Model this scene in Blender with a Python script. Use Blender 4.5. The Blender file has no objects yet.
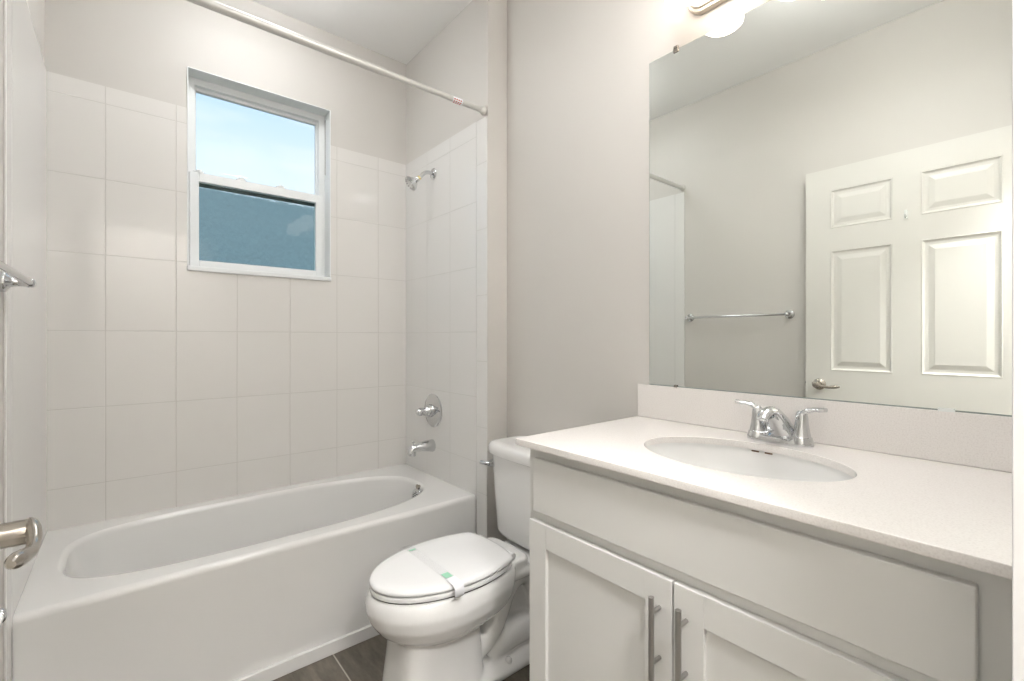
import bpy, bmesh, math, random
from mathutils import Vector, Matrix
random.seed(4)
S = bpy.context.scene
COL = S.collection
PI = math.pi

# ------------------------------------------------------------------ camera
cd = bpy.data.cameras.new('camera')
cam = bpy.data.objects.new('camera', cd); COL.objects.link(cam)
cam.location = (0, 0, 1.21)
cam.rotation_euler = (PI / 2, 0, -math.radians(39.877))
cd.sensor_width = 36.0
cd.lens = 463.79 / 1024 * 36.0
cd.shift_y = -(340.5 - 337.93) / 1024
cd.clip_start = 0.005
S.camera = cam
S.view_settings.view_transform = 'Standard'
S.view_settings.look = 'None'
S.view_settings.gamma = 1
S.view_settings.use_curve_mapping = False
S.view_settings.exposure = 0.80

# ------------------------------------------------------------------ world (open sky outside the window)
W = bpy.data.worlds.new('sky'); S.world = W; W.use_nodes = True
nt = W.node_tree; nt.nodes.clear()
wo = nt.nodes.new('ShaderNodeOutputWorld'); bg = nt.nodes.new('ShaderNodeBackground')
tc = nt.nodes.new('ShaderNodeTexCoord'); sp = nt.nodes.new('ShaderNodeSeparateXYZ')
rp = nt.nodes.new('ShaderNodeValToRGB')
nt.links.new(tc.outputs['Generated'], sp.inputs[0]); nt.links.new(sp.outputs['Z'], rp.inputs[0])
e = rp.color_ramp.elements
e[0].position = 0.0; e[0].color = (.62, .74, .84, 1)
e[1].position = 1.0; e[1].color = (.36, .60, .95, 1)
k = e.new(.27); k.color = (.82, .92, 1.0, 1)
k = e.new(.40); k.color = (.60, .80, 1.0, 1)
nz = nt.nodes.new('ShaderNodeTexNoise'); nz.inputs['Scale'].default_value = 3.0; nz.inputs['Detail'].default_value = 5
mp = nt.nodes.new('ShaderNodeMapping'); mp.inputs['Scale'].default_value = (1, 1, 3.5)
nt.links.new(tc.outputs['Generated'], mp.inputs[0]); nt.links.new(mp.outputs[0], nz.inputs[0])
cr = nt.nodes.new('ShaderNodeValToRGB'); cr.color_ramp.elements[0].position = .48; cr.color_ramp.elements[1].position = .75
nt.links.new(nz.outputs[0], cr.inputs[0])
mx = nt.nodes.new('ShaderNodeMixRGB'); mx.inputs[2].default_value = (.93, .97, 1, 1)
nt.links.new(cr.outputs[0], mx.inputs[0]); nt.links.new(rp.outputs[0], mx.inputs[1])
nt.links.new(mx.outputs[0], bg.inputs[0]); bg.inputs[1].default_value = 0.65
nt.links.new(bg.outputs[0], wo.inputs[0])

# ------------------------------------------------------------------ lamp strengths
L_VANITY = 3.3       # glass shades over the mirror
L_SHOWER_FILL = 9.0      # added fill lamp over the tub, out of view
L_ROOM_FILL = 11.5         # added drum lamp, unseen, brightens the room by the vanity
L_HALL_FILL = 100.0         # added hallway lamp behind the camera, fill through the doorway

# ------------------------------------------------------------------ key measures (metres)
XL, XS, XM = -.231, 1.289, 1.410       # left wall, shower end wall, mirror wall
YF, YE, YB = .018, 1.725, 2.532        # door wall, stub end, window wall
ZC, ZT = 2.8475, 2.243                 # ceiling, top of tile
WX0, WX1, WZ0, WZ1 = .217, .846, 1.514, 2.428
HY = -1.25                             # far wall of the hallway
HX0, HX1 = -.9, 1.9

# ------------------------------------------------------------------ materials
def newmat(name):
    m = bpy.data.materials.new(name); m.use_nodes = True
    return m, m.node_tree, m.node_tree.nodes['Principled BSDF']
def plain(name, col, rough=.5, metal=0, bump=0, bscale=200, coat=0, emit=None, es=0, spec=None):
    m, t, p = newmat(name)
    p.inputs['Base Color'].default_value = (*col, 1)
    p.inputs['Roughness'].default_value = rough
    p.inputs['Metallic'].default_value = metal
    if coat: p.inputs['Coat Weight'].default_value = coat; p.inputs['Coat Roughness'].default_value = .03
    if spec is not None: p.inputs['Specular IOR Level'].default_value = spec
    if emit: p.inputs['Emission Color'].default_value = (*emit, 1); p.inputs['Emission Strength'].default_value = es
    if bump:
        g = t.nodes.new('ShaderNodeNewGeometry'); n = t.nodes.new('ShaderNodeTexNoise'); n.inputs['Scale'].default_value = bscale
        n.inputs['Detail'].default_value = 3
        b = t.nodes.new('ShaderNodeBump'); b.inputs['Strength'].default_value = bump; b.inputs['Distance'].default_value = .002
        t.links.new(g.outputs['Position'], n.inputs['Vector']); t.links.new(n.outputs[0], b.inputs['Height'])
        t.links.new(b.outputs[0], p.inputs['Normal'])
    return m
def mth(t, op, a, b=None, c=None):
    n = t.nodes.new('ShaderNodeMath'); n.operation = op
    for i, v in enumerate((a, b, c)):
        if v is None: continue
        if isinstance(v, (int, float)): n.inputs[i].default_value = v
        else: t.links.new(v, n.inputs[i])
    return n.outputs[0]
def grid_mask(t, coord, origin, pitch, w):
    """1 on the grout lines at origin + k*pitch"""
    a = mth(t, 'SUBTRACT', coord, origin - pitch * 40 )
    b = mth(t, 'MODULO', a, pitch)
    c = mth(t, 'MINIMUM', b, mth(t, 'SUBTRACT', pitch, b))
    s = t.nodes.new('ShaderNodeMapRange'); s.inputs['From Min'].default_value = w * .35; s.inputs['From Max'].default_value = w
    s.inputs['To Min'].default_value = 1; s.inputs['To Max'].default_value = 0
    t.links.new(c, s.inputs['Value']); return s.outputs[0]
def tile_mat(name, axis, oh, ph, oz, pz, col, grout, rough=.09, w=.0022, wav=.03, gb=.5):
    m, t, p = newmat(name)
    g = t.nodes.new('ShaderNodeNewGeometry'); s = t.nodes.new('ShaderNodeSeparateXYZ')
    t.links.new(g.outputs['Position'], s.inputs[0])
    mask = mth(t, 'MAXIMUM', grid_mask(t, s.outputs[axis], oh, ph, w) if ph else 0.0, grid_mask(t, s.outputs[2], oz, pz, w))
    c = t.nodes.new('ShaderNodeMixRGB'); c.inputs[1].default_value = (*col, 1); c.inputs[2].default_value = (*grout, 1)
    t.links.new(mask, c.inputs[0]); t.links.new(c.outputs[0], p.inputs['Base Color'])
    t.links.new(mth(t, 'MULTIPLY_ADD', mask, gb, rough), p.inputs['Roughness'])
    n = t.nodes.new('ShaderNodeTexNoise'); n.inputs['Scale'].default_value = 9; n.inputs['Detail'].default_value = 1
    t.links.new(g.outputs['Position'], n.inputs['Vector'])
    h = mth(t, 'SUBTRACT', mth(t, 'MULTIPLY', n.outputs[0], wav), mth(t, 'MULTIPLY', mask, gb))
    b = t.nodes.new('ShaderNodeBump'); b.inputs['Strength'].default_value = .6; b.inputs['Distance'].default_value = .003
    p.inputs['IOR'].default_value = 1.55
    t.links.new(h, b.inputs['Height']); t.links.new(b.outputs[0], p.inputs['Normal'])
    return m
PAINT = (.65, .625, .59)
M = {}
M['paint'] = plain('greige_wall_paint', PAINT, .55, bump=.12, bscale=160)
M['ceiling'] = plain('white_ceiling_paint', (.90, .895, .88), .8, bump=.2, bscale=90)
M['white'] = plain('white_satin_paint', (.84, .84, .83), .3)
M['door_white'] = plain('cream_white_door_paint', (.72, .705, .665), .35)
M['vinyl'] = plain('white_vinyl', (.86, .88, .88), .3)
M['acrylic'] = plain('white_tub_enamel', (.84, .835, .82), .12, coat=.5)
M['ceramic'] = plain('white_ceramic', (.84, .835, .82), .06, coat=.6)
M['seat'] = plain('white_seat_plastic', (.90, .90, .90), .18)
M['cabinet'] = plain('light_grey_cabinet_paint', (.73, .725, .70), .32)
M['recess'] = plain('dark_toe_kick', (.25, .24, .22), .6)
M['chrome'] = plain('polished_chrome', (.66, .67, .68), .06, 1)
M['nickel'] = plain('satin_nickel', (.44, .405, .36), .2, 1)
M['plate'] = plain('light_brushed_nickel', (.80, .72, .62), .4, 1)
M['steel'] = plain('brushed_steel', (.46, .45, .44), .32, 1)
M['brass'] = plain('brass_thread', (.65, .55, .28), .3, 1)
M['rubber_and_gap_shade'] = plain('dark_gap', (.06, .055, .05), .6)  # near-black; stands in for shade in the seat gap, also the gasket
M['rod'] = plain('rod_metal', (.66, .65, .62), .38, .45)
M['bulb'] = plain('lit_opal_glass', (.95, .95, .93), .3, emit=(1, .86, .74), es=L_VANITY)
M['shower_fill'] = plain('shower_fill_diffuser', (.95, .95, .93), .4, emit=(.97, .985, 1), es=L_SHOWER_FILL)
M['room_fill'] = plain('room_fill_diffuser', (.95, .95, .93), .4, emit=(1, 1, 1), es=L_ROOM_FILL)
M['hall_fill'] = plain('hall_fill_diffuser', (.95, .95, .93), .4, emit=(1, .985, .97), es=L_HALL_FILL)
M['mirror'] = plain('mirror_silver', (.90, .925, .895), 0.0, 1)
M['mirror_edge'] = plain('mirror_edge', (.28, .33, .30), .2)
M['strap'] = plain('paper_strap', (.88, .89, .92), .35)
M['band'] = plain('clear_band', (.90, .91, .94), .15); M['band'].node_tree.nodes['Principled BSDF'].inputs['Alpha'].default_value = .05
M['green'] = plain('green_print', (.36, .72, .52), .4)
M['red'] = plain('red_print', (.55, .12, .10), .4)
M['clear'] = plain('clear_plastic', (.80, .82, .80), .1)
M['slot'] = plain('brown_slot', (.16, .08, .04), .5)
M['shingle'] = plain('grey_roof', (.25, .305, .30), .9, bump=.4, bscale=12)
_t = M['shingle'].node_tree; _n = _t.nodes.new('ShaderNodeTexNoise'); _n.inputs['Scale'].default_value = 34; _n.inputs['Detail'].default_value = 6
_r = _t.nodes.new('ShaderNodeValToRGB'); _r.color_ramp.elements[0].position = .35; _r.color_ramp.elements[0].color = (.25, .30, .275, 1)
_r.color_ramp.elements[1].position = .68; _r.color_ramp.elements[1].color = (.35, .41, .375, 1)
_g = _t.nodes.new('ShaderNodeNewGeometry'); _t.links.new(_g.outputs['Position'], _n.inputs['Vector']); _t.links.new(_n.outputs[0], _r.inputs[0]); _t.links.new(_r.outputs[0], _t.nodes['Principled BSDF'].inputs['Base Color'])
M['screen'] = plain('dark_green_frame', (.10, .13, .12), .5)
M['stucco'] = plain('stucco', (.38, .42, .42), .9, bump=.4, bscale=40)
M['lawn'] = plain('lawn', (.08, .14, .05), .95, bump=.8, bscale=60)
# back wall tile
TP, TO = .2352, .1752
M['tile_back'] = tile_mat('wall_tile_back', 0, TO, TP, 1.2395, .3105, (.79, .77, .74), (.635, .615, .58))
M['tile_side'] = tile_mat('wall_tile_side', 1, 1.805, .2375, 1.2395, .3105, (.82, .81, .79), (.64, .63, .60))
M['tile_left'] = tile_mat('wall_tile_left', 1, 1.81, .2375, 1.2395, .3105, (.80, .79, .77), (.787, .777, .757), .12, .0014, .01, .01)
M['tile_bull'] = tile_mat('wall_tile_bullnose', 1, 0, 0, 1.10, .3105, (.82, .81, .79), (.64, .63, .60))

def floor_mat():
    m, t, p = newmat('taupe_floor_tile')
    g = t.nodes.new('ShaderNodeNewGeometry'); s = t.nodes.new('ShaderNodeSeparateXYZ'); t.links.new(g.outputs['Position'], s.inputs[0])
    mask = mth(t, 'MAXIMUM', grid_mask(t, s.outputs[0], .612, .305, .0035), grid_mask(t, s.outputs[1], 1.30, .61, .0035))
    mp = t.nodes.new('ShaderNodeMapping'); mp.inputs['Scale'].default_value = (14, 3.5, 1); mp.inputs['Rotation'].default_value = (0, 0, .5)
    t.links.new(g.outputs['Position'], mp.inputs[0])
    n = t.nodes.new('ShaderNodeTexNoise'); n.inputs['Scale'].default_value = 1.6; n.inputs['Detail'].default_value = 9; n.inputs['Roughness'].default_value = .65
    t.links.new(mp.outputs[0], n.inputs['Vector'])
    r = t.nodes.new('ShaderNodeValToRGB'); r.color_ramp.elements[0].position = .32; r.color_ramp.elements[0].color = (.085, .072, .056, 1)
    r.color_ramp.elements[1].position = .70; r.color_ramp.elements[1].color = (.215, .19, .155, 1)
    t.links.new(n.outputs[0], r.inputs[0])
    c = t.nodes.new('ShaderNodeMixRGB'); c.inputs[2].default_value = (.42, .39, .34, 1)
    t.links.new(mask, c.inputs[0]); t.links.new(r.outputs[0], c.inputs[1]); t.links.new(c.outputs[0], p.inputs['Base Color'])
    p.inputs['Roughness'].default_value = .42
    b = t.nodes.new('ShaderNodeBump'); b.inputs['Strength'].default_value = .3; b.inputs['Distance'].default_value = .002
    t.links.new(mth(t, 'SUBTRACT', n.outputs[0], mask), b.inputs['Height']); t.links.new(b.outputs[0], p.inputs['Normal'])
    return m
M['floor'] = floor_mat()
def quartz_mat():
    m, t, p = newmat('white_speckled_quartz')
    g = t.nodes.new('ShaderNodeNewGeometry')
    n = t.nodes.new('ShaderNodeTexNoise'); n.inputs['Scale'].default_value = 330; n.inputs['Detail'].default_value = 2
    t.links.new(g.outputs['Position'], n.inputs['Vector'])
    r = t.nodes.new('ShaderNodeValToRGB'); r.color_ramp.elements[0].position = .30; r.color_ramp.elements[0].color = (.765, .73, .70, 1)
    r.color_ramp.elements[1].position = .48; r.color_ramp.elements[1].color = (.83, .795, .765, 1)
    k = r.color_ramp.elements.new(.75); k.color = (.86, .83, .80, 1)
    t.links.new(n.outputs[0], r.inputs[0]); t.links.new(r.outputs[0], p.inputs['Base Color'])
    p.inputs['Roughness'].default_value = .14
    return m
M['quartz'] = quartz_mat()
def glass_mat(name, rough=0):
    m = bpy.data.materials.new(name); m.use_nodes = True; t = m.node_tree; t.nodes.clear()
    o = t.nodes.new('ShaderNodeOutputMaterial'); mix = t.nodes.new('ShaderNodeMixShader')
    gl = t.nodes.new('ShaderNodeBsdfGlossy'); gl.inputs['Roughness'].default_value = .02
    if rough:
        tr = t.nodes.new('ShaderNodeBsdfRefraction'); tr.inputs['Roughness'].default_value = rough; tr.inputs['IOR'].default_value = 1.12
        g = t.nodes.new('ShaderNodeNewGeometry'); n = t.nodes.new('ShaderNodeTexNoise'); n.inputs['Scale'].default_value = 75; n.inputs['Detail'].default_value = 2
        b = t.nodes.new('ShaderNodeBump'); b.inputs['Strength'].default_value = .5; b.inputs['Distance'].default_value = .0015
        t.links.new(g.outputs['Position'], n.inputs['Vector']); t.links.new(n.outputs[0], b.inputs['Height']); t.links.new(b.outputs[0], tr.inputs['Normal'])
        tr.inputs[0].default_value = (.86, .95, .96, 1)
    else:
        tr = t.nodes.new('ShaderNodeBsdfTransparent'); tr.inputs[0].default_value = (.95, .985, 1, 1)
    mix.inputs[0].default_value = .015
    t.links.new(tr.outputs[0], mix.inputs[1]); t.links.new(gl.outputs[0], mix.inputs[2]); t.links.new(mix.outputs[0], o.inputs[0])
    return m
M['glass'] = glass_mat('clear_pane')
M['obscure'] = glass_mat('obscure_pane', .12)

# ------------------------------------------------------------------ mesh helpers (all coordinates are world metres)
def BM(): return bmesh.new()
def wloc(o):
    v = Vector((0, 0, 0))
    while o is not None: v += o.location; o = o.parent
    return v
def put(name, bm, mat, parent=None, angle=50, origin=None, weighted=True):
    """link the bmesh as one object; its vertices are given in world space"""
    base = wloc(parent) if parent else Vector((0, 0, 0))
    if origin is None:
        if parent is None:
            lo = [min(v.co[i] for v in bm.verts) for i in range(3)]; hi = [max(v.co[i] for v in bm.verts) for i in range(3)]
            origin = Vector(((lo[0] + hi[0]) / 2, (lo[1] + hi[1]) / 2, lo[2]))
        else: origin = base
    origin = Vector(origin)
    bmesh.ops.recalc_face_normals(bm, faces=bm.faces)
    bmesh.ops.translate(bm, verts=bm.verts, vec=-origin)
    me = bpy.data.meshes.new(name); bm.to_mesh(me); bm.free()
    for q in me.polygons: q.use_smooth = True
    me.set_sharp_from_angle(angle=math.radians(angle))
    for mm in (mat if isinstance(mat, (list, tuple)) else [mat]): me.materials.append(M[mm])
    o = bpy.data.objects.new(name, me); COL.objects.link(o)
    o.location = origin - base
    if parent: o.parent = parent
    if weighted:
        wn = o.modifiers.new('even_normals', 'WEIGHTED_NORMAL'); wn.keep_sharp = True; wn.weight = 90
    return o
def thing(name, loc, label, cat, group=None):
    o = bpy.data.objects.new(name, None); COL.objects.link(o); o.location = loc; o.empty_display_size = .05
    return tag(o, label, cat, group)
def tag(o, label, cat, group=None):
    o['label'] = label; o['category'] = cat
    if group: o['group'] = group
    return o
def struct(o, label=None):
    o['kind'] = 'structure'
    if label: o['label'] = label
    return o
def box(bm, x0, x1, y0, y1, z0, z1, bev=0, seg=2, mi=0):
    n = BM(); bmesh.ops.create_cube(n, size=1)
    for v in n.verts:
        v.co = Vector((x0 + (v.co.x + .5) * (x1 - x0), y0 + (v.co.y + .5) * (y1 - y0), z0 + (v.co.z + .5) * (z1 - z0)))
    if bev: bmesh.ops.bevel(n, geom=list(n.edges), offset=bev, segments=seg, profile=.5, affect='EDGES')
    merge(bm, n, mi); return bm
def merge(bm, n, mi=0):
    mp = {}
    for v in n.verts: mp[v] = bm.verts.new(v.co)
    for f in n.faces:
        try: g = bm.faces.new([mp[v] for v in f.verts]); g.material_index = mi
        except ValueError: pass
    n.free()
def loft(bm, rings, cap0=True, cap1=True, closed=True):
    rs = [[bm.verts.new(p) for p in r] for r in rings]
    n = len(rs[0])
    for a, b in zip(rs[:-1], rs[1:]):
        for i in range(n if closed else n - 1):
            j = (i + 1) % n
            try: bm.faces.new((a[i], a[j], b[j], b[i]))
            except ValueError: pass
    if cap0: bm.faces.new(rs[0][::-1])
    if cap1: bm.faces.new(rs[-1])
    return rs
def frame(d):
    d = d.normalized(); u = Vector((0, 0, 1)) if abs(d.z) < .9 else Vector((1, 0, 0))
    a = d.cross(u).normalized(); b = a.cross(d).normalized(); return a, b
def tube(bm, pts, r, n=16, smooth=0, flat=None):
    """tube through pts with radius r (number or one per point); flat=(sa,sb) squashes the section"""
    pts = [Vector(p) for p in pts]; rr = [r] * len(pts) if isinstance(r, (int, float)) else list(r)
    for _ in range(smooth):   # chaikin
        q = [pts[0]]; s = [rr[0]]
        for i in range(len(pts) - 1):
            q += [pts[i].lerp(pts[i + 1], .25), pts[i].lerp(pts[i + 1], .75)]; s += [rr[i] * .75 + rr[i + 1] * .25, rr[i] * .25 + rr[i + 1] * .75]
        q.append(pts[-1]); s.append(rr[-1]); pts, rr = q, s
    rings = []; A = None
    for i, p in enumerate(pts):
        d = (pts[min(i + 1, len(pts) - 1)] - pts[max(i - 1, 0)]).normalized()
        if A is None: A, B = frame(d)
        else:
            A = (A - d * A.dot(d)).normalized(); B = A.cross(d).normalized()
        sa, sb = flat or (1, 1)
        rings.append([p + A * math.cos(2 * PI * k / n) * rr[i] * sa + B * math.sin(2 * PI * k / n) * rr[i] * sb for k in range(n)])
    loft(bm, rings); return bm
def lathe(bm, c, axis, prof, n=32, sq=(1, 1)):
    """profile [(distance along axis, radius)] turned round the axis through c"""
    c = Vector(c); ax = Vector(axis).normalized(); a, b = frame(ax); rings = []
    for h, r in prof:
        r = max(r, 1e-4)
        rings.append([c + ax * h + (a * math.cos(2 * PI * k / n) * sq[0] + b * math.sin(2 * PI * k / n) * sq[1]) * r for k in range(n)])
    loft(bm, rings); return bm
def sup(cx, cy, a, b, z, n=4, N=64):
    out = []
    for k in range(N):
        t = 2 * PI * k / N; c, s = math.cos(t), math.sin(t)
        out.append(Vector((cx + a * math.copysign(abs(c) ** (2 / n), c), cy + b * math.copysign(abs(s) ** (2 / n), s), z)))
    return out

# ================================================================== THE ROOM
# --- floor
struct(put('floor', box(BM(), HX0, 2.0, HY, YB + .15, -.06, 0), 'floor'))
# --- ceiling
struct(put('ceiling', box(BM(), HX0, 2.0, HY, YB + .15, ZC, ZC + .08), 'ceiling'))
# --- window wall (with its opening), painted part; tile is a part on its face
def wall_with_hole(y0, y1, z0, z1, x0=XL - .12, x1=1.9):
    bm = BM()
    box(bm, x0, WX0, y0, y1, z0, z1); box(bm, WX1, x1, y0, y1, z0, z1)
    if z0 < WZ0: box(bm, WX0, WX1, y0, y1, z0, min(WZ0, z1))
    if z1 > WZ1: box(bm, WX0, WX1, y0, y1, WZ1, z1)
    return bm
wb = struct(put('wall_back', wall_with_hole(YB + .006, YB + .15, 0, ZC), 'paint'))
bm = BM(); y0, y1 = YB, YB + .0062
box(bm, XL, WX0, y0, y1, .44, ZT); box(bm, WX1, XS, y0, y1, .44, ZT); box(bm, WX0, WX1, y0, y1, .44, WZ0)
put('tile_surround', bm, 'tile_back', wb)
# --- left wall
wl = struct(put('wall_left', box(BM(), XL - .12, XL - .006, YF - .10, YB + .006, 0, ZC), 'paint'))
bm = BM(); box(bm, XL - .0062, XL, 1.81, YB + .003, .44, ZT)
put('tile_surround', bm, 'tile_left', wl)
bm = BM(); box(bm, XL - .0062, XL, 1.737, 1.8095, 0, ZT, .002, 2)
put('bullnose_tile', bm, 'tile_left', wl)
# --- shower end wall (stub) with tile face
ws = struct(put('wall_shower', box(BM(), XS + .006, XM + .1, YE, YB + .006, 0, ZC), 'paint'))
bm = BM(); box(bm, XS, XS + .0062, 1.81, YB + .003, .44, ZT)
put('tile_surround', bm, 'tile_side', ws)
bm = BM(); box(bm, XS, XS + .0062, YE + .001, 1.8095, 0, ZT, .003, 2)
put('bullnose_tile', bm, 'tile_bull', ws)
# --- mirror wall
struct(put('wall_right', box(BM(), XM, XM + .1, YF - .12, YE, 0, ZC), 'paint'))
# --- door wall with doorway (the camera stands in it)
DX0, DX1, DZ = -.205, .672, 2.145
bm = BM(); box(bm, XL - .12, DX0 - .018, YF - .118, YF, 0, ZC); box(bm, DX1 + .018, XM, YF - .118, YF, 0, ZC); box(bm, DX0 - .018, DX1 + .018, YF - .118, YF, DZ + .018, ZC)
struct(put('wall_front', bm, 'paint'))
cy = DX1 * .0519
bm = BM()
box(bm, DX0 - .018, DX0, YF - .125, YF + .012, 0, DZ + .018); box(bm, DX1, DX1 + .018, YF - .125, cy, 0, DZ + .018, .001, 1)
box(bm, DX0, DX1, YF - .125, YF + .012, DZ, DZ + .018)
struct(put('trim_1', bm, 'white'))
bm = BM(); box(bm, DX1 + .018, DX1 + .075, YF, YF + .015, 0, DZ + .09, .003); box(bm, DX0, DX1 + .018, YF + .012, YF + .022, DZ + .018, DZ + .09, .003)
struct(put('trim_2', bm, 'white'))
# --- hallway behind the camera
struct(put('wall_hall', box(BM(), HX0, 2.0, HY - .1, HY, 0, ZC), 'paint'))
struct(put('wall_hall_left', box(BM(), HX0 - .1, HX0, HY, YF - .118, 0, ZC), 'paint'))
struct(put('wall_hall_right', box(BM(), 2.0, 2.1, HY, YF - .118, 0, ZC), 'paint'))
bm = BM(); box(bm, HX0, XL - .12, YF - .118, YF, 0, ZC)
struct(put('wall_hall_front', bm, 'paint'))
bm = BM(); box(bm, XM + .1, 2.0, YF - .118, YF, 0, ZC)
struct(put('wall_hall_side', bm, 'paint'))
# --- baseboards
struct(put('baseboard_right', box(BM(), XM - .014, XM, .985, YE - .014, 0, .085, .004), 'white'))
struct(put('baseboard_stub', box(BM(), XS + .012, XM, YE - .014, YE, 0, .085, .004), 'white'))
struct(put('baseboard_left', box(BM(), XL - .006, XL + .010, .10, 1.735, 0, .085, .004), 'white'))

# --- window
w = struct(put('window_1', (lambda b: (box(b, WX0, WX0 + .034, YB + .082, YB + .145, WZ0 + .02, WZ1), box(b, WX1 - .034, WX1, YB + .082, YB + .145, WZ0 + .02, WZ1),
      box(b, WX0 + .034, WX1 - .034, YB + .082, YB + .145, WZ1 - .034, WZ1), box(b, WX0 + .034, WX1 - .034, YB + .082, YB + .145, WZ0 + .02, WZ0 + .042)))(b := BM()) and b, 'vinyl'))
# white reveal lining and sill
bm = BM(); box(bm, WX0, WX1, YB - .002, YB + .083, WZ1 - .003, WZ1 + .002, .001, 1)
box(bm, WX1 - .003, WX1 + .002, YB - .002, YB + .083, WZ0 + .02, WZ1, .001, 1); box(bm, WX0 - .002, WX0 + .003, YB - .002, YB + .083, WZ0 + .02, WZ1, .001, 1)
put('reveal', bm, 'vinyl', w)
put('sill', box(BM(), WX0 - .003, WX1 + .003, YB - .012, YB + .085, WZ0 - .001, WZ0 + .021, .004, 3), 'vinyl', w)
def sash(name, x0, x1, z0, z1, y0, y1, fw, ft, fb, pane, mat):
    b = BM(); box(b, x0, x0 + fw, y0, y1, z0, z1, .002, 1); box(b, x1 - fw, x1, y0, y1, z0, z1, .002, 1)
    box(b, x0 + fw, x1 - fw, y0, y1, z1 - ft, z1, .002, 1); box(b, x0 + fw, x1 - fw, y0, y1, z0, z0 + fb, .002, 1)
    s = put(name, b, 'vinyl', w)
    ym = (y0 + y1) / 2
    g = BM(); g.faces.new([g.verts.new(p) for p in ((x0 + fw - .004, ym, z0 + fb - .004), (x1 - fw + .004, ym, z0 + fb - .004), (x1 - fw + .004, ym, z1 - ft + .004), (x0 + fw - .004, ym, z1 - ft + .004))])
    put('pane', g, mat, s)
    return s
su = sash('upper_sash', WX0 + .02, WX1 - .02, 1.955, WZ1 - .022, YB + .108, YB + .132, .022, .028, .03, 'pane', 'glass')
sl = sash('lower_sash', WX0 + .015, WX1 - .015, WZ0 + .03, 1.985, YB + .074, YB + .10, .036, .042, .03, 'pane', 'obscure')
for fx in (WX0 + .05, WX0 + .225, WX1 - .225):
    b = BM(); box(b, fx - .02, fx + .02, YB + .076, YB + .10, 1.985, 1.994, .003); box(b, fx - .008, fx + .014, YB + .080, YB + .094, 1.993, 2.002, .003)
    put('sash_lock', b, 'vinyl', sl)
box_ = box(BM(), WX0 + .03, WX1 - .03, YB + .134, YB + .142, 1.938, 1.975); put('screen_frame', box_, 'screen', w)
# balance track cord on the right jamb
put('jamb_track', box(BM(), WX1 - .0060, WX1 - .0028, YB + .066, YB + .071, 2.10, WZ1 - .03), 'steel', w)

# --- outside
struct(put('ground', box(BM(), -25, 25, YB + .16, 40, -.3, -.05), 'lawn'))
h = thing('neighbouring_house', (1.5, 7.5, -.05), 'low neighbouring house with grey roof outside the window', 'house')
put('wall', box(BM(), -4, 8, 6.7, 11.5, -.05, 2.0), 'stucco', h)
bm = BM()
v = [bm.verts.new(p) for p in ((-4.4, 6.2, 1.95), (8.4, 6.2, 1.95), (8.4, 11.9, 1.95), (-4.4, 11.9, 1.95), (-4.4, 9.0, 3.885), (8.4, 9.0, 3.885))]
for f in ((0, 1, 5, 4), (1, 2, 5), (2, 3, 4, 5), (3, 0, 4), (3, 2, 1, 0)): bm.faces.new([v[i] for i in f])
put('roof', bm, 'shingle', h)

# --- door, standing open along the left wall (seen in the mirror)
DY0, DY1, DF, DZT = .085, .952, -.165, 2.14
bm = BM()
PY = [(.180, .457), (.564, .834)]; PZ = [(.24, .85), (1.030, 1.688), (1.808, 2.020)]
T0 = DF - .035
core = box(bm, T0 + .007, DF - .007, DY0 + .01, DY1 - .01, .02, DZT - .01)
ys = [DY0, PY[0][0], PY[0][1], PY[1][0], PY[1][1], DY1]; zs = [.01, PZ[0][0], PZ[0][1], PZ[1][0], PZ[1][1], PZ[2][0], PZ[2][1], DZT]
for a, b in ((0, 1), (2, 3), (4, 5)): box(bm, T0, DF, ys[a], ys[b], .01, DZT)
for a, b in ((0, 1), (2, 3), (4, 5), (6, 7)):
    for c, d in ((1, 2), (3, 4)): box(bm, T0, DF, ys[c], ys[d], zs[a], zs[b])
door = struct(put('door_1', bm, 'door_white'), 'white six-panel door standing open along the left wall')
for (a, b) in PY:
    for (c, d) in PZ:
        bm = BM()
        def rect(i, x): return [Vector((x, a + i, c + i)), Vector((x, b - i, c + i)), Vector((x, b - i, d - i)), Vector((x, a + i, d - i))]
        loft(bm, [rect(.0, T0 + .004), rect(0, DF - .001), rect(.005, DF + .0015), rect(.013, DF - .006), rect(.022, DF - .0085), rect(.050, DF - .0015), rect(.052, DF - .001)], True, True)
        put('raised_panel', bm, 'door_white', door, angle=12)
# lever handle
hp = BM(); hc = Vector((DF, .885, .953))
lathe(hp, hc, (1, 0, 0), [(-.002, .031), (.004, .032), (.009, .028), (.013, .020), (.016, .0165), (.052, .0160), (.055, .0165), (.066, .0160), (.069, .011)], 28)
hd = put('door_handle', hp, 'nickel', door)
lv = BM()
tube(lv, [(-.099, .900, .962), (-.095, .885, .960), (-.090, .865, .952), (-.089, .845, .946), (-.089, .825, .945), (-.094, .805, .947), (-.098, .785, .950), (-.099, .772, .951)],
     [.006, .0088, .0078, .0068, .0075, .0095, .0100, .004], 20, 2)
put('lever', lv, 'nickel', hd)
bm = BM(); lathe(bm, (DF - .017, DY1 - .001, .957), (0, 1, 0), [(0, .011), (.002, .011), (.0022, .008), (.010, .006)], 16)
put('latch', bm, 'steel', door)
# strike lip of the doorway is out of view; hinges on the door's far edge
for hz in (.25, 1.1, 1.9):
    bm = BM(); lathe(bm, (DF + .004, DY0 - .004, hz - .045), (0, 0, 1), [(0, .005), (0.002, .006), (.088, .006), (.09, .005)], 12)
    put('hinge', bm, 'nickel', door)
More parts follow.
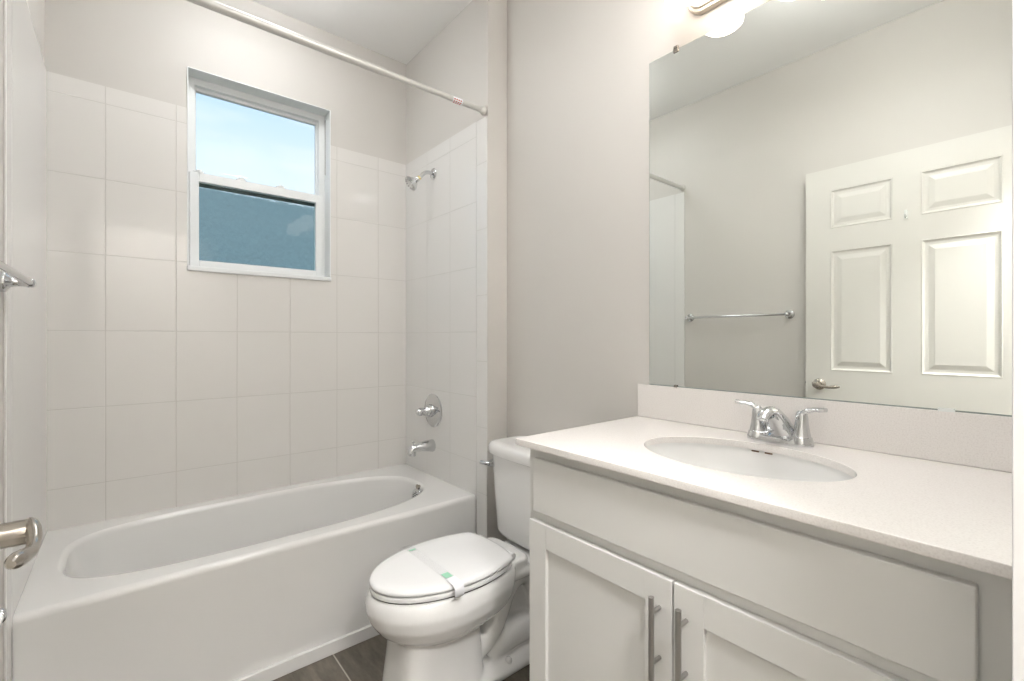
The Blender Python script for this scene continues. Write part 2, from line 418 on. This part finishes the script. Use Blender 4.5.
# little adhesive hook on the door
bm = BM(); box(bm, DF + .0005, DF + .005, .505, .519, 1.80, 1.845, .002)
tube(bm, [(DF + .005, .512, 1.815), (DF + .013, .512, 1.806), (DF + .022, .512, 1.808), (DF + .025, .512, 1.820)], [.004, .004, .0035, .003], 10, 1)
tag(put('adhesive_hook', bm, 'clear'), 'small clear adhesive hook stuck on the white panelled door', 'hook')

# ================================================================== THE TUB
tub = thing('bathtub', ((XL + XS) / 2, 2.17, 0), 'white alcove bathtub with straight apron below the window', 'bathtub')
bcx, bcy, ba, bb = .505, 2.185, .668, .285
TZ = .460
def basin(s_a, s_b, z, n, dx=0):
    out = []
    for k in range(128):
        t = 2 * PI * (k + .5) / 128; c, s_ = math.cos(t), math.sin(t); e = n if c > 0 else n * 1.35
        out.append(Vector((bcx + dx + ba * s_a * math.copysign(abs(c) ** (2 / e), c), bcy + bb * s_b * math.copysign(abs(s_) ** (2 / e), s_), z)))
    return out
def outer(inset, z):
    x0, x1, y0, y1 = XL + .0005, XS - .0005, 1.812 + inset, YB - .0005
    out = []
    for p in basin(1, 1, z, 2.7):
        d = Vector((p.x - bcx, p.y - bcy)); t = 1e9
        if d.x > 1e-9: t = min(t, (x1 - bcx) / d.x)
        if d.x < -1e-9: t = min(t, (x0 - bcx) / d.x)
        if d.y > 1e-9: t = min(t, (y1 - bcy) / d.y)
        if d.y < -1e-9: t = min(t, (y0 - bcy) / d.y)
        out.append(Vector((bcx + d.x * t, bcy + d.y * t, z)))
    # pull the nearest samples into the corners
    for cx_, cy_ in ((x0, y0), (x1, y0), (x1, y1), (x0, y1)):
        q = min(out, key=lambda v: (v.x - cx_) ** 2 + (v.y - cy_) ** 2); q.x = cx_; q.y = cy_
    return out
bm = BM()
rings = [outer(0, .004), outer(0, TZ - .022), outer(.0018, TZ - .012), outer(.006, TZ - .005), outer(.013, TZ - .001), outer(.022, TZ),
         basin(1.012, 1.03, TZ, 2.7), basin(1.0, 1.0, TZ - .002, 2.7), basin(.990, .978, TZ - .008, 2.7), basin(.983, .962, TZ - .02, 2.7),
         basin(.972, .935, TZ - .08, 2.8), basin(.945, .90, .30, 3, .012), basin(.905, .86, .20, 3, .03), basin(.875, .82, .15, 3.2, .042), basin(.84, .77, .122, 3.2, .05), basin(.79, .70, .108, 3.2, .05), basin(.4, .35, .102, 2.4, .05)]
loft(bm, rings, True, True)
put('tub_body', bm, 'acrylic', tub, angle=40)
bm = BM(); box(bm, XL + .001, XS - .001, 1.797, 1.812, .0, .050, .003, 3)
put('apron_base', bm, 'acrylic', tub)
# overflow plate with its slots, screw and lever
oc = Vector((1.128, 2.085, .413)); on = Vector((-1, -.05, .12)).normalized()
bm = BM(); lathe(bm, oc - on * .006, on, [(0, .043), (.012, .045), (.018, .041), (.021, .032), (.022, .001)], 36)
ov = put('overflow_plate', bm, 'chrome', tub)
a_, b_ = frame(on); bm = BM()
for i in range(-3, 4):
    c0 = oc + on * .0145 + b_ * (i * .0085); L = math.sqrt(max(0, .026 ** 2 - (i * .0085) ** 2))
    tube(bm, [c0 - a_ * L, c0 + a_ * L], .0022, 8)
put('overflow_slots', bm, 'rubber_and_gap_shade', ov)
bm = BM(); lathe(bm, oc + b_ * .052 - on * .004, on, [(0, .008), (.012, .009), (.016, .006)], 20); lathe(bm, oc + b_ * .052 + on * .008, on, [(0, .011), (.003, .012), (.005, .010)], 20)
put('drain_knob', bm, 'nickel', tub)

# --- mixer valve
vy, vz = 2.205, .817
t = thing('shower_valve', (XS, vy, vz), 'round chrome shower valve with a lever above the tub spout', 'valve')
bm = BM(); lathe(bm, (XS, vy, vz), (-1, 0, 0), [(-.001, .088), (.004, .090), (.010, .084), (.014, .065), (.017, .045), (.019, .038), (.021, .001)], 48)
put('escutcheon', bm, 'chrome', t)
bm = BM(); lathe(bm, (XS - .018, vy, vz), (-1, 0, 0), [(0, .034), (.006, .035), (.03, .030), (.034, .026), (.04, .024), (.044, .001)], 32)
put('valve_sleeve', bm, 'chrome', t)
bm = BM(); lathe(bm, (XS - .06, vy, vz), (-1, 0, 0), [(0, .018), (.008, .020), (.022, .022), (.038, .018), (.046, .010), (.048, .001)], 28)
tube(bm, [(XS - .075, vy, vz), (XS - .077, vy - .03, vz - .002), (XS - .072, vy - .062, vz - .006)], [.009, .007, .006], 14, 1)
put('valve_handle', bm, 'chrome', t)
# --- tub spout
sy, sz = 2.215, .625
t = thing('tub_spout', (XS, sy, sz), 'chrome tub spout with diverter knob under the round valve', 'spout')
bm = BM()
rings = []
for q, (dx, zc, ry, rz) in enumerate([(0, 0, .030, .033), (.006, 0, .031, .034), (.04, .003, .028, .029), (.08, .004, .025, .024), (.11, .002, .023, .021), (.128, -.004, .021, .021), (.140, -.014, .017, .020), (.145, -.022, .012, .012)]):
    rings.append([Vector((XS - dx, sy + ry * math.cos(2 * PI * k / 28), sz + zc + rz * math.sin(2 * PI * k / 28))) for k in range(28)])
loft(bm, rings)
lathe(bm, (XS - .122, sy, sz - .004), (0, 0, -1), [(0, .019), (.02, .018), (.034, .017), (.035, .013)], 24)
put('spout_body', bm, 'chrome', t)
bm = BM(); lathe(bm, (XS - .118, sy, sz + .02), (0, 0, 1), [(0, .003), (.010, .003), (.011, .008), (.016, .008), (.018, .003)], 16)
put('diverter_knob', bm, 'chrome', t)
# --- shower head
hy_, hz_ = 2.204, 2.100
t = thing('overhead_shower', (XS, hy_, hz_), 'chrome shower head on a short bent arm high on the tile', 'shower head')
bm = BM(); lathe(bm, (XS, hy_, hz_), (-1, 0, 0), [(-.001, .030), (.003, .031), (.008, .027), (.012, .014), (.013, .001)], 32)
put('wall_flange', bm, 'chrome', t)
bm = BM(); tube(bm, [(XS - .002, hy_, hz_), (XS - .035, hy_, hz_ + .002), (XS - .06, hy_, hz_ - .008), (XS - .088, hy_, hz_ - .040)], .0105, 18, 2)
put('shower_arm', bm, 'chrome', t)
bm = BM(); hd_ = Vector((-.72, .22, -.62)).normalized(); p0 = Vector((XS - .086, hy_, hz_ - .038))
lathe(bm, p0, hd_, [(0, .0115), (.012, .0115)], 18)
put('thread', bm, 'brass', t)
bm = BM(); lathe(bm, p0 + hd_ * .010, hd_, [(0, .010), (.002, .014), (.010, .014), (.014, .011), (.018, .014), (.026, .024), (.038, .034), (.046, .039), (.056, .040), (.059, .037), (.060, .001)], 36)
hb = put('spray_head', bm, 'chrome', t)
bm = BM(); a_, b_ = frame(hd_); pf = p0 + hd_ * .0705
for k in range(12):
    q = pf + a_ * math.cos(k * PI / 6) * .029 + b_ * math.sin(k * PI / 6) * .029
    lathe(bm, q - hd_ * .002, hd_, [(0, .0045), (.004, .004), (.005, .001)], 10)
put('nozzles', bm, 'steel', hb)

# --- shower rod
rz, ry = 2.271, 1.748
t = thing('shower_rod', (XS, ry, rz), 'straight metal shower curtain rod across the tub alcove', 'curtain rod')
bm = BM(); tube(bm, [(XL + .006, ry, rz), (.80, ry, rz)], .0148, 24); put('outer_tube', bm, 'rod', t)
bm = BM(); tube(bm, [(.78, ry, rz), (XS - .006, ry, rz)], .0118, 24); put('inner_tube', bm, 'rod', t)
for X, sgn in ((XL, 1), (XS, -1)):
    bm = BM(); lathe(bm, (X, ry, rz), (sgn, 0, 0), [(0, .021), (.003, .021), (.012, .018), (.020, .0150)], 28)
    put('end_cap', bm, 'rod', t)
bm = BM(); tube(bm, [(1.115, ry, rz), (1.165, ry, rz)], .0121, 24); lb = put('rod_label', bm, 'strap', t); lb['label'] = 'small white sticker with red print'
bm = BM()
for i in range(4):
    for th in (-2.2, -1.5, -2.9):
        c = Vector((1.122 + i * .011, ry + math.cos(th) * .0121, rz + math.sin(th) * .0121))
        box(bm, c.x - .0035, c.x + .0035, c.y - .0012, c.y + .0012, c.z - .0024, c.z + .0024)
put('label_print', bm, 'red', lb)

# --- towel bar on left wall
t = thing('towel_bar', (XL, 1.36, 1.35), 'chrome towel bar on the left wall beyond the door', 'towel bar')
bx = -.184
bm = BM(); tube(bm, [(bx, 1.06, 1.35), (bx, 1.69, 1.35)], .0075, 18); put('bar', bm, 'chrome', t)
for Y in (1.06, 1.69):
    bm = BM(); lathe(bm, (XL - .005, Y, 1.35), (1, 0, 0), [(0, .026), (.008, .027), (.012, .024), (.016, .015), (.026, .010), (.040, .0105), (.045, .0125), (.055, .0125), (.060, .009), (.062, .001)], 28)
    put('post', bm, 'chrome', t)
# --- paper holder on left wall
t = thing('toilet_paper_holder', (XL, 1.07, .74), 'empty chrome toilet paper holder low on the left wall', 'paper holder')
bm = BM(); tube(bm, [(-.162, 1.00, .744), (-.162, 1.14, .744)], .008, 16); put('roller', bm, 'seat', t)
for Y in (.995, 1.145):
    bm = BM(); lathe(bm, (XL - .005, Y, .744), (1, 0, 0), [(0, .024), (.008, .025), (.012, .022), (.018, .011), (.05, .010), (.062, .0125), (.078, .0125), (.083, .009), (.085, .001)], 26)
    put('post', bm, 'chrome', t)

# ================================================================== TOILET
TC = 1.400
def egg(xt, xr, hw, z, m=.5, rear=.75, N=72, yc=TC):
    """outline: pointed towards -x at xt, squarer towards xr"""
    L = xr - xt; pts = []
    half = N // 2
    for k in range(half + 1):
        t_ = PI * k / half; s = (1 - math.cos(t_)) / 2
        if s < m: wv = hw * math.sqrt(max(0, 1 - ((s - m) / m) ** 2))
        else:
            q = (s - m) / (1 - m); wv = hw * (1 - (1 - rear) * q ** 2) * (1 if q < .86 else math.sqrt(max(0, 1 - ((q - .86) / .14) ** 2 * .999)))
        pts.append((xt + s * L, wv))
    out = [Vector((x, yc + wv, z)) for x, wv in pts] + [Vector((x, yc - wv, z)) for x, wv in pts[-2:0:-1]]
    return out
toi = thing('toilet', (1.08, TC, 0), 'white two-piece toilet with closed lid between tub and vanity', 'toilet')
bm = BM()
# bowl
loft(bm, [egg(.604, 1.10, .160, .393), egg(.596, 1.10, .170, .389), egg(.588, 1.10, .180, .372), egg(.584, 1.09, .186, .345), egg(.596, 1.08, .181, .305), egg(.622, 1.06, .164, .268), egg(.655, 1.03, .142, .242), egg(.69, 1.0, .118, .226)][::-1])
# deck under the tank
loft(bm, [sup(1.215, TC, .19, .105, .318, 5), sup(1.215, TC, .19, .122, .328, 5), sup(1.215, TC, .185, .126, .350, 5), sup(1.215, TC, .183, .122, .356, 5)])
loft(bm, [sup(1.09, TC, .09, .105, .330, 5), sup(1.09, TC, .09, .118, .340, 5), sup(1.085, TC, .085, .120, .390, 5), sup(1.085, TC, .080, .116, .398, 5)])
# pillar
def pil(x0, x1, hw, z, n=3.2): return sup((x0 + x1) / 2, TC, (x1 - x0) / 2, hw, z, n, 64)
loft(bm, [pil(.648, .985, .124, 0, 4), pil(.655, .980, .121, .04, 4), pil(.670, .97, .112, .16, 4), pil(.680, .97, .110, .28, 4)])
# rear web, trapway and foot
loft(bm, [sup(1.13, TC, .245, .058, 0, 4), sup(1.13, TC, .24, .036, .10, 4), sup(1.15, TC, .20, .034, .35, 4)])
loft(bm, [sup(1.10, TC, .265, .126, 0, 7), sup(1.10, TC, .265, .126, .020, 7), sup(1.10, TC, .26, .112, .034, 6), sup(1.10, TC, .25, .080, .052, 5)])
for s in (-1, 1):
    yy = TC + s * .048
    tube(bm, [(.93, yy, .10), (1.0, yy, .115), (1.06, yy, .19), (1.09, yy, .27), (1.15, yy, .315), (1.22, yy, .29), (1.26, yy, .20), (1.27, yy, .10)], [.04, .042, .042, .042, .042, .042, .042, .042], 20, 2)
    tube(bm, [(1.01, yy, .055), (1.05, yy, .085), (1.12, yy, .105), (1.22, yy, .09), (1.30, yy, .06)], [.035, .05, .055, .05, .04], 20, 2)
bowl = put('bowl', bm, 'ceramic', toi, angle=60, weighted=False)
rm = bowl.modifiers.new('merge', 'REMESH'); rm.mode = 'VOXEL'; rm.voxel_size = .0065; rm.use_smooth_shade = True
sm = bowl.modifiers.new('soften', 'SMOOTH'); sm.factor = .5; sm.iterations = 6
# bolt caps
for s in (-1, 1):
    bm = BM(); lathe(bm, (1.07, TC + s * .098, .030), (0, 0, 1), [(0, .015), (.012, .014), (.019, .009), (.021, .001)], 20)
    put('bolt_cap', bm, 'ceramic', toi)
# seat ring and lid
bm = BM(); E = dict(m=.58, rear=.74)
loft(bm, [egg(.602, 1.075, .169, .3965, **E), egg(.598, 1.08, .173, .400, **E), egg(.598, 1.08, .173, .4115, **E), egg(.601, 1.077, .170, .4145, **E)])
put('seat', bm, 'seat', toi, angle=50)
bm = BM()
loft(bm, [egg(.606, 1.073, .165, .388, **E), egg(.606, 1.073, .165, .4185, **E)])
put('seat_gap_shade', bm, 'rubber_and_gap_shade', toi, angle=50)  # dark slab that paints the shade between seat and lid
bm = BM()
loft(bm, [egg(.600, 1.080, .171, .4175, **E), egg(.597, 1.084, .175, .421, **E), egg(.597, 1.084, .175, .427, **E), egg(.601, 1.08, .171, .4335, **E), egg(.611, 1.07, .161, .4365, **E), egg(.64, 1.05, .13, .4385, **E)])
put('lid', bm, 'seat', toi, angle=50)
for s in (-1, 1):
    bm = BM(); tube(bm, [(1.088, TC + s * .060, .412), (1.088, TC + s * .105, .412)], .012, 18); box(bm, 1.078, 1.102, TC + s * .083 - .018, TC + s * .083 + .018, .394, .408, .003)
    put('hinge', bm, 'seat', toi)
# sanitary strap
def lidpt(y, up):
    z = .4395 if abs(y - TC) < .135 else (.4375 - (abs(y - TC) - .135) * .10)
    return z + up
bm = BM(); pr_ = []
yn = TC - .1845; yf = TC + .1845
path = [(yn + .012, .397), (yn - .001, .404), (yn - .003, .420), (yn + .001, .432), (yn + .012, .4385)] + [(TC - .13 + i * .0325, .4405) for i in range(9)] + [(yf - .012, .4385), (yf - .001, .432), (yf + .003, .420), (yf + .001, .404)]
for y, z in path: pr_.append([Vector((.785, y, z)), Vector((.818, y, z)), Vector((.818, y, z + .0008)), Vector((.785, y, z + .0008))])
loft(bm, pr_)
st = put('sanitary_band', bm, 'band', toi, angle=60); st['label'] = 'clear plastic band with green print and a white end'
bm = BM(); pr_ = []
for y, z in path[:6]: pr_.append([Vector((.784, y - .0006, z + .0006)), Vector((.819, y - .0006, z + .0006)), Vector((.819, y - .0006, z + .0014)), Vector((.784, y - .0006, z + .0014))])
loft(bm, pr_); put('band_end', bm, 'strap', st, angle=60)
for ya, yb in ((-.128, -.096), (.118, .128)):
    bm = BM(); box(bm, .789, .814, TC + ya, TC + yb, .4414, .4418); put('green_print', bm, 'green', st)
# tank
def tk(x0, hw, z, n=5.5): return sup((x0 + 1.400) / 2, TC, (1.400 - x0) / 2, hw, z, n, 96)
def bow(ring, amt):
    for p in ring:
        if p.x < 1.30: p.x -= amt * (1 - ((p.y - TC) / .23) ** 2)
    return ring
bm = BM()
loft(bm, [bow(tk(1.255, .150, .368), .010), bow(tk(1.246, .176, .366), .010), bow(tk(1.236, .189, .373), .012), bow(tk(1.231, .196, .390), .014), bow(tk(1.222, .208, .55), .015), bow(tk(1.217, .218, .68), .016), bow(tk(1.215, .220, .728), .016)][1:])
put('tank', bm, 'ceramic', toi, angle=45)
bm = BM()
loft(bm, [bow(tk(1.210, .226, .712), .016), bow(tk(1.203, .232, .717), .017), bow(tk(1.201, .235, .735), .017), bow(tk(1.204, .233, .752), .017), bow(tk(1.215, .222, .762), .016), bow(tk(1.24, .19, .767), .01)])
put('tank_lid', bm, 'ceramic', toi, angle=45)
bm = BM(); box(bm, 1.255, 1.390, TC - .115, TC + .115, .354, .370, .003); put('tank_gasket', bm, 'rubber_and_gap_shade', toi)
bm = BM(); lathe(bm, (1.225, 1.586, .672), (-1, 0, 0), [(-.008, .017), (.010, .018), (.016, .015), (.028, .012), (.032, .001)], 20)
tube(bm, [(1.198, 1.586, .672), (1.186, 1.60, .673), (1.182, 1.625, .674)], [.010, .008, .0085], 14, 1)
put('flush_lever', bm, 'chrome', toi)

# ================================================================== VANITY
CT, CB = .9325, .9145
vx, dxf = .872, .854
van = thing('vanity_cabinet', (1.14, .50, 0), 'light grey shaker vanity cabinet under the white countertop', 'cabinet')
VY0, VY1 = .022, .964
bm = BM()
box(bm, vx + .018, XM - .002, VY0, VY0 + .016, .0, CB); box(bm, vx + .018, XM - .002, VY1 - .016, VY1, .0, CB, .001, 1)
box(bm, vx + .018, XM - .002, VY0 + .016, VY1 - .016, .10, .116); box(bm, XM - .012, XM - .002, VY0 + .016, VY1 - .016, .116, CB)
put('body', bm, 'cabinet', van)
bm = BM()   # face frame
box(bm, vx, vx + .0185, VY0, .11, .10, CB); box(bm, vx, vx + .0185, VY1 - .045, VY1, .10, CB)
box(bm, vx, vx + .0185, .11, VY1 - .045, .86, CB); box(bm, vx, vx + .0185, .11, VY1 - .045, .70, .76); box(bm, vx, vx + .0185, .11, VY1 - .045, .10, .14)
box(bm, vx, vx + .0185, .49, .54, .14, .70)
put('face_frame', bm, 'cabinet', van)
put('toe_kick', box(BM(), vx + .055, vx + .07, VY0 + .016, VY1 - .016, 0, .10), 'recess', van)
put('false_drawer_front', box(BM(), dxf, vx, .0755, .934, .740, .884, .003, 2), 'cabinet', van)
def shaker(y0, y1, z0, z1, hy, pn):
    fw = .064; bm = BM()
    box(bm, dxf, vx, y0, y0 + fw, z0, z1, .002, 2); box(bm, dxf, vx, y1 - fw, y1, z0, z1, .002, 2)
    box(bm, dxf + .0002, vx, y0 + fw - .001, y1 - fw + .001, z0, z0 + fw, .0015, 1); box(bm, dxf + .0002, vx, y0 + fw - .001, y1 - fw + .001, z1 - fw, z1, .0015, 1)
    box(bm, dxf + .010, vx - .002, y0 + fw - .004, y1 - fw + .004, z0 + fw - .004, z1 - fw + .004)
    d = put('door', bm, 'cabinet', van)
    hb = BM(); tube(hb, [(.824, hy, .514), (.824, hy, .682)], .006, 18)
    for hz in (.546, .650): tube(hb, [(dxf + .001, hy, hz), (.824, hy, hz)], .0045, 14)
    put('handle', hb, 'steel', d, angle=40)
shaker(.516, .948, .125, .714, .5435, 0); shaker(.080, .512, .125, .714, .4836, 1)
# countertop with oval cut-out
SX, SY, SA, SB = 1.117, .503, .164, .231
def ell(a, b, z, n=96): return [Vector((SX + a * math.cos(2 * PI * k / n), SY + b * math.sin(2 * PI * k / n), z)) for k in range(n)]
def crect(i, z, n=96):
    x0, x1, y0, y1 = .831 + i, XM - .0005 - i, YF + .001 + i, .980 - i; out = []
    for k in range(n):
        c, s = math.cos(2 * PI * k / n) * SA, math.sin(2 * PI * k / n) * SB; t_ = 1e9
        if c > 1e-9: t_ = min(t_, (x1 - SX) / c)
        if c < -1e-9: t_ = min(t_, (x0 - SX) / c)
        if s > 1e-9: t_ = min(t_, (y1 - SY) / s)
        if s < -1e-9: t_ = min(t_, (y0 - SY) / s)
        out.append(Vector((SX + c * t_, SY + s * t_, z)))
    for a, b in ((x0, y0), (x1, y0), (x1, y1), (x0, y1)):
        q = min(out, key=lambda v: (v.x - a) ** 2 + (v.y - b) ** 2); q.x = a; q.y = b
    return out
bm = BM()
rs = loft(bm, [ell(SA, SB, CB), crect(.001, CB), crect(0, CB + .002), crect(0, CT - .002), crect(.002, CT), ell(SA + .002, SB + .002, CT), ell(SA, SB, CT - .002), ell(SA, SB, CB)], False, False)
bmesh.ops.remove_doubles(bm, verts=bm.verts, dist=1e-5)
ctop = tag(put('countertop', bm, 'quartz', angle=50), 'white speckled quartz countertop with an oval sink cut-out', 'countertop')
put('backsplash', box(BM(), XM - .010, XM - .0005, YF + .001, .980, CT + .0003, 1.047, .0015, 1), 'quartz', ctop)
# sink
bm = BM()
loft(bm, [ell(SA + .02, SB + .02, CB - .006), ell(SA + .02, SB + .02, CB - .0005), ell(SA + .003, SB + .003, CB - .0005), ell(SA + .002, SB + .002, CB - .012), ell(SA - .004, SB - .005, CB - .045), ell(SA - .02, SB - .03, CB - .085), ell(SA - .05, SB - .075, CB - .115), ell(SA - .09, SB - .14, CB - .132), ell(.02, .02, CB - .138),
     ell(.02, .02, CB - .15), ell(SA - .06, SB - .09, CB - .128), ell(SA - .01, SB - .02, CB - .09), ell(SA + .006, SB + .006, CB - .04), ell(SA + .02, SB + .02, CB - .006)], False, False)
bmesh.ops.remove_doubles(bm, verts=bm.verts, dist=1e-5)
sk = thing('sink', (SX, SY, CB - .15), 'white oval undermount sink set in the quartz countertop', 'sink')
put('basin', bm, 'ceramic', sk, angle=60)
bm = BM(); lathe(bm, (SX, SY, CB - .139), (0, 0, 1), [(0, .024), (.004, .026), (.006, .022), (.007, .001)], 28); put('drain', bm, 'chrome', sk)
bm = BM()
for s in (-1, 1):
    yy = .5125 + s * .0165; tube(bm, [(SX + SA * .9985, yy - .009, CB - .004), (SX + SA * .9985, yy + .009, CB - .004)], .0019, 10)
put('overflow_hole', bm, 'slot', sk)

# faucet
fx, fy = 1.330, .489
fa = thing('faucet', (fx, fy, CT + .0006), 'chrome two-handle centerset faucet behind the oval sink', 'faucet')
bm = BM()
def stad(w_, l_, z, N=48):
    return [Vector((fx + w_ * math.copysign(abs(math.cos(2 * PI * k / N)) ** .9, math.cos(2 * PI * k / N)), fy + l_ * math.copysign(abs(math.sin(2 * PI * k / N)) ** .55, math.sin(2 * PI * k / N)), z)) for k in range(N)]
loft(bm, [stad(.027, .080, CT), stad(.028, .081, CT + .004), stad(.027, .080, CT + .012), stad(.023, .076, CT + .017)])
put('base_plate', bm, 'chrome', fa, angle=50)
# spout: broad swept body rising from the base and arching over the bowl
rings = []
for (x, z, ry_, rz_, tilt) in [(.006, .008, .047, .026, 88), (.008, .034, .037, .028, 70), (-.012, .056, .029, .029, 50), (-.036, .074, .023, .024, 30), (-.060, .086, .019, .017, 10), (-.080, .088, .0165, .0125, -10), (-.096, .082, .015, .010, -30), (-.105, .074, .013, .007, -45)]:
    a = math.radians(tilt); d = Vector((-math.cos(a), 0, math.sin(a))); up = Vector((math.sin(a), 0, math.cos(a)))
    rings.append([Vector((fx + x, fy, CT + z)) + Vector((0, 1, 0)) * ry_ * math.cos(2 * PI * k / 28) + up * rz_ * math.sin(2 * PI * k / 28) for k in range(28)])
bm = BM(); loft(bm, rings)
put('spout', bm, 'chrome', fa, angle=60)
bm = BM(); lathe(bm, (fx - .094, fy, CT + .078), (-.45, 0, -.9), [(0, .0115), (.010, .011), (.011, .008)], 20)
put('aerator', bm, 'chrome', fa)
bm = BM(); lathe(bm, (fx + .026, fy, CT + .012), (0, 0, 1), [(0, .003), (.045, .003), (.047, .006), (.053, .006), (.055, .001)], 12); put('lift_rod', bm, 'chrome', fa)
for s in (-1, 1):
    yy = fy + s * .0535
    bm = BM(); lathe(bm, (fx, yy, CT + .004), (0, 0, 1), [(0, .0265), (.010, .0265), (.016, .024), (.020, .0235), (.0215, .021), (.024, .0205), (.040, .0175), (.058, .0150), (.070, .0145), (.080, .0130), (.087, .008), (.088, .001)], 32)
    hh = put('handle_body', bm, 'chrome', fa)
    bm = BM()
    pts = [(fx + .002, yy - s * .006, CT + .074), (fx, yy + s * .010, CT + .092), (fx - .004, yy + s * .032, CT + .098), (fx - .007, yy + s * .044, CT + .098), (fx - .009, yy + s * .056, CT + .100)]
    tube(bm, pts, [.013, .012, .0090, .0100, .0085], 20, 2, flat=(1.1, .62) )
    put('handle_lever', bm, 'chrome', hh)

# ================================================================== MIRROR
bm = BM(); MY0, MY1, MZ0, MZ1 = .060, .9343, 1.0475, 2.167
mi = tag(put('wall_mirror', box(BM(), XM - .0055, XM - .0005, MY0, MY1, MZ0, MZ1), 'mirror_edge'), 'large frameless wall mirror above the vanity backsplash', 'mirror')
bm = BM(); bm.faces.new([bm.verts.new(p) for p in ((XM - .0058, MY0 + .001, MZ0 + .0030), (XM - .0058, MY1 - .0012, MZ0 + .0030), (XM - .0058, MY1 - .0012, MZ1 - .001), (XM - .0058, MY0 + .001, MZ1 - .001))])
put('silvered_face', bm, 'mirror', mi)
for (y, z, mm) in ((.832, MZ1, 'nickel'), (.27, MZ1, 'nickel'), (.832, MZ0, 'nickel'), (.172, MZ0, 'clear')):
    bm = BM(); s = 1 if z > 2 else -1
    box(bm, XM - .0095, XM - .006, y - (.009 if mm == 'nickel' else .013) * (1 if s > 0 or mm != 'nickel' else .5), y + (.009 if mm == 'nickel' else .013) * (1 if s > 0 or mm != 'nickel' else .5), z - s * (.010 if s > 0 else .005), z + s * .004, .0012, 1)
    if s > 0: box(bm, XM - .0095, XM - .0005, y - .008, y + .008, z + .0005, z + .012, .0012, 1)
    put('mirror_clip', bm, mm, mi)

# ================================================================== VANITY LIGHT AND ADDED UNSEEN FILL LAMPS
vl = thing('vanity_light', (XM, .51, 2.29), 'brushed nickel vanity light with white glass shades above the mirror', 'wall lamp')
bm = BM(); rings = []
for x, w_, l_ in ((0, .052, .275), (.010, .054, .277), (.018, .050, .273), (.020, .044, .267), (.026, .040, .263), (.030, .030, .25)):
    rings.append([Vector((XM - x, .51 + (l_ - w_) * (1 if math.cos(a) > 0 else -1) + w_ * math.cos(a), 2.29 + w_ * math.sin(a))) for a in [2 * PI * (k + .5) / 48 for k in range(48)]])
loft(bm, rings); put('backplate', bm, 'plate', vl, angle=30)
for yy in (.731, .51, .289):
    bm = BM(); tube(bm, [(XM - .025, yy, 2.31), (XM - .07, yy, 2.345), (XM - .117, yy, 2.375), (XM - .119, yy, 2.352)], .008, 14, 2)
    lathe(bm, (XM - .119, yy, 2.357), (0, 0, -1), [(0, .016), (.004, .024), (.018, .026), (.02, .02)], 24)
    ar = put('arm', bm, 'nickel', vl)
    bm = BM(); lathe(bm, (XM - .119, yy, 2.344), (0, 0, -1), [(0, .020), (.004, .034), (.02, .046), (.05, .056), (.085, .064), (.096, .063), (.104, .055), (.108, .03), (.109, .001)], 36)
    put('lamp_shade', bm, 'bulb', ar)
def fill_drum(x, y, r, mat, label, drop=.072):  # lamps added out of view to raise the brightness
    cl = thing('added_fill_light', (x, y, ZC), label, 'fill lamp')
    bm = BM(); lathe(bm, (x, y, ZC), (0, 0, -1), [(0, .06), (.012, .06), (.018, .05), (.02, .012), (drop - .004, .012), (drop + .002, .02)], 40); put('canopy', bm, 'white', cl)
    bm = BM(); lathe(bm, (x, y, ZC - drop), (0, 0, -1), [(0, .02), (.002, r * .8), (.008, r), (.045, r), (.053, r * .9), (.056, .001)], 48); put('diffuser', bm, mat, cl)
fill_drum(.45, 2.03, .14, 'shower_fill', 'added round fill lamp over the bathtub, out of view', .085)
fill_drum(.75, .48, .20, 'room_fill', 'added wide drum fill lamp in front of the vanity, out of view', .215)
fill_drum(.30, -.65, .18, 'hall_fill', 'added round fill lamp in the hallway behind the doorway, unseen')
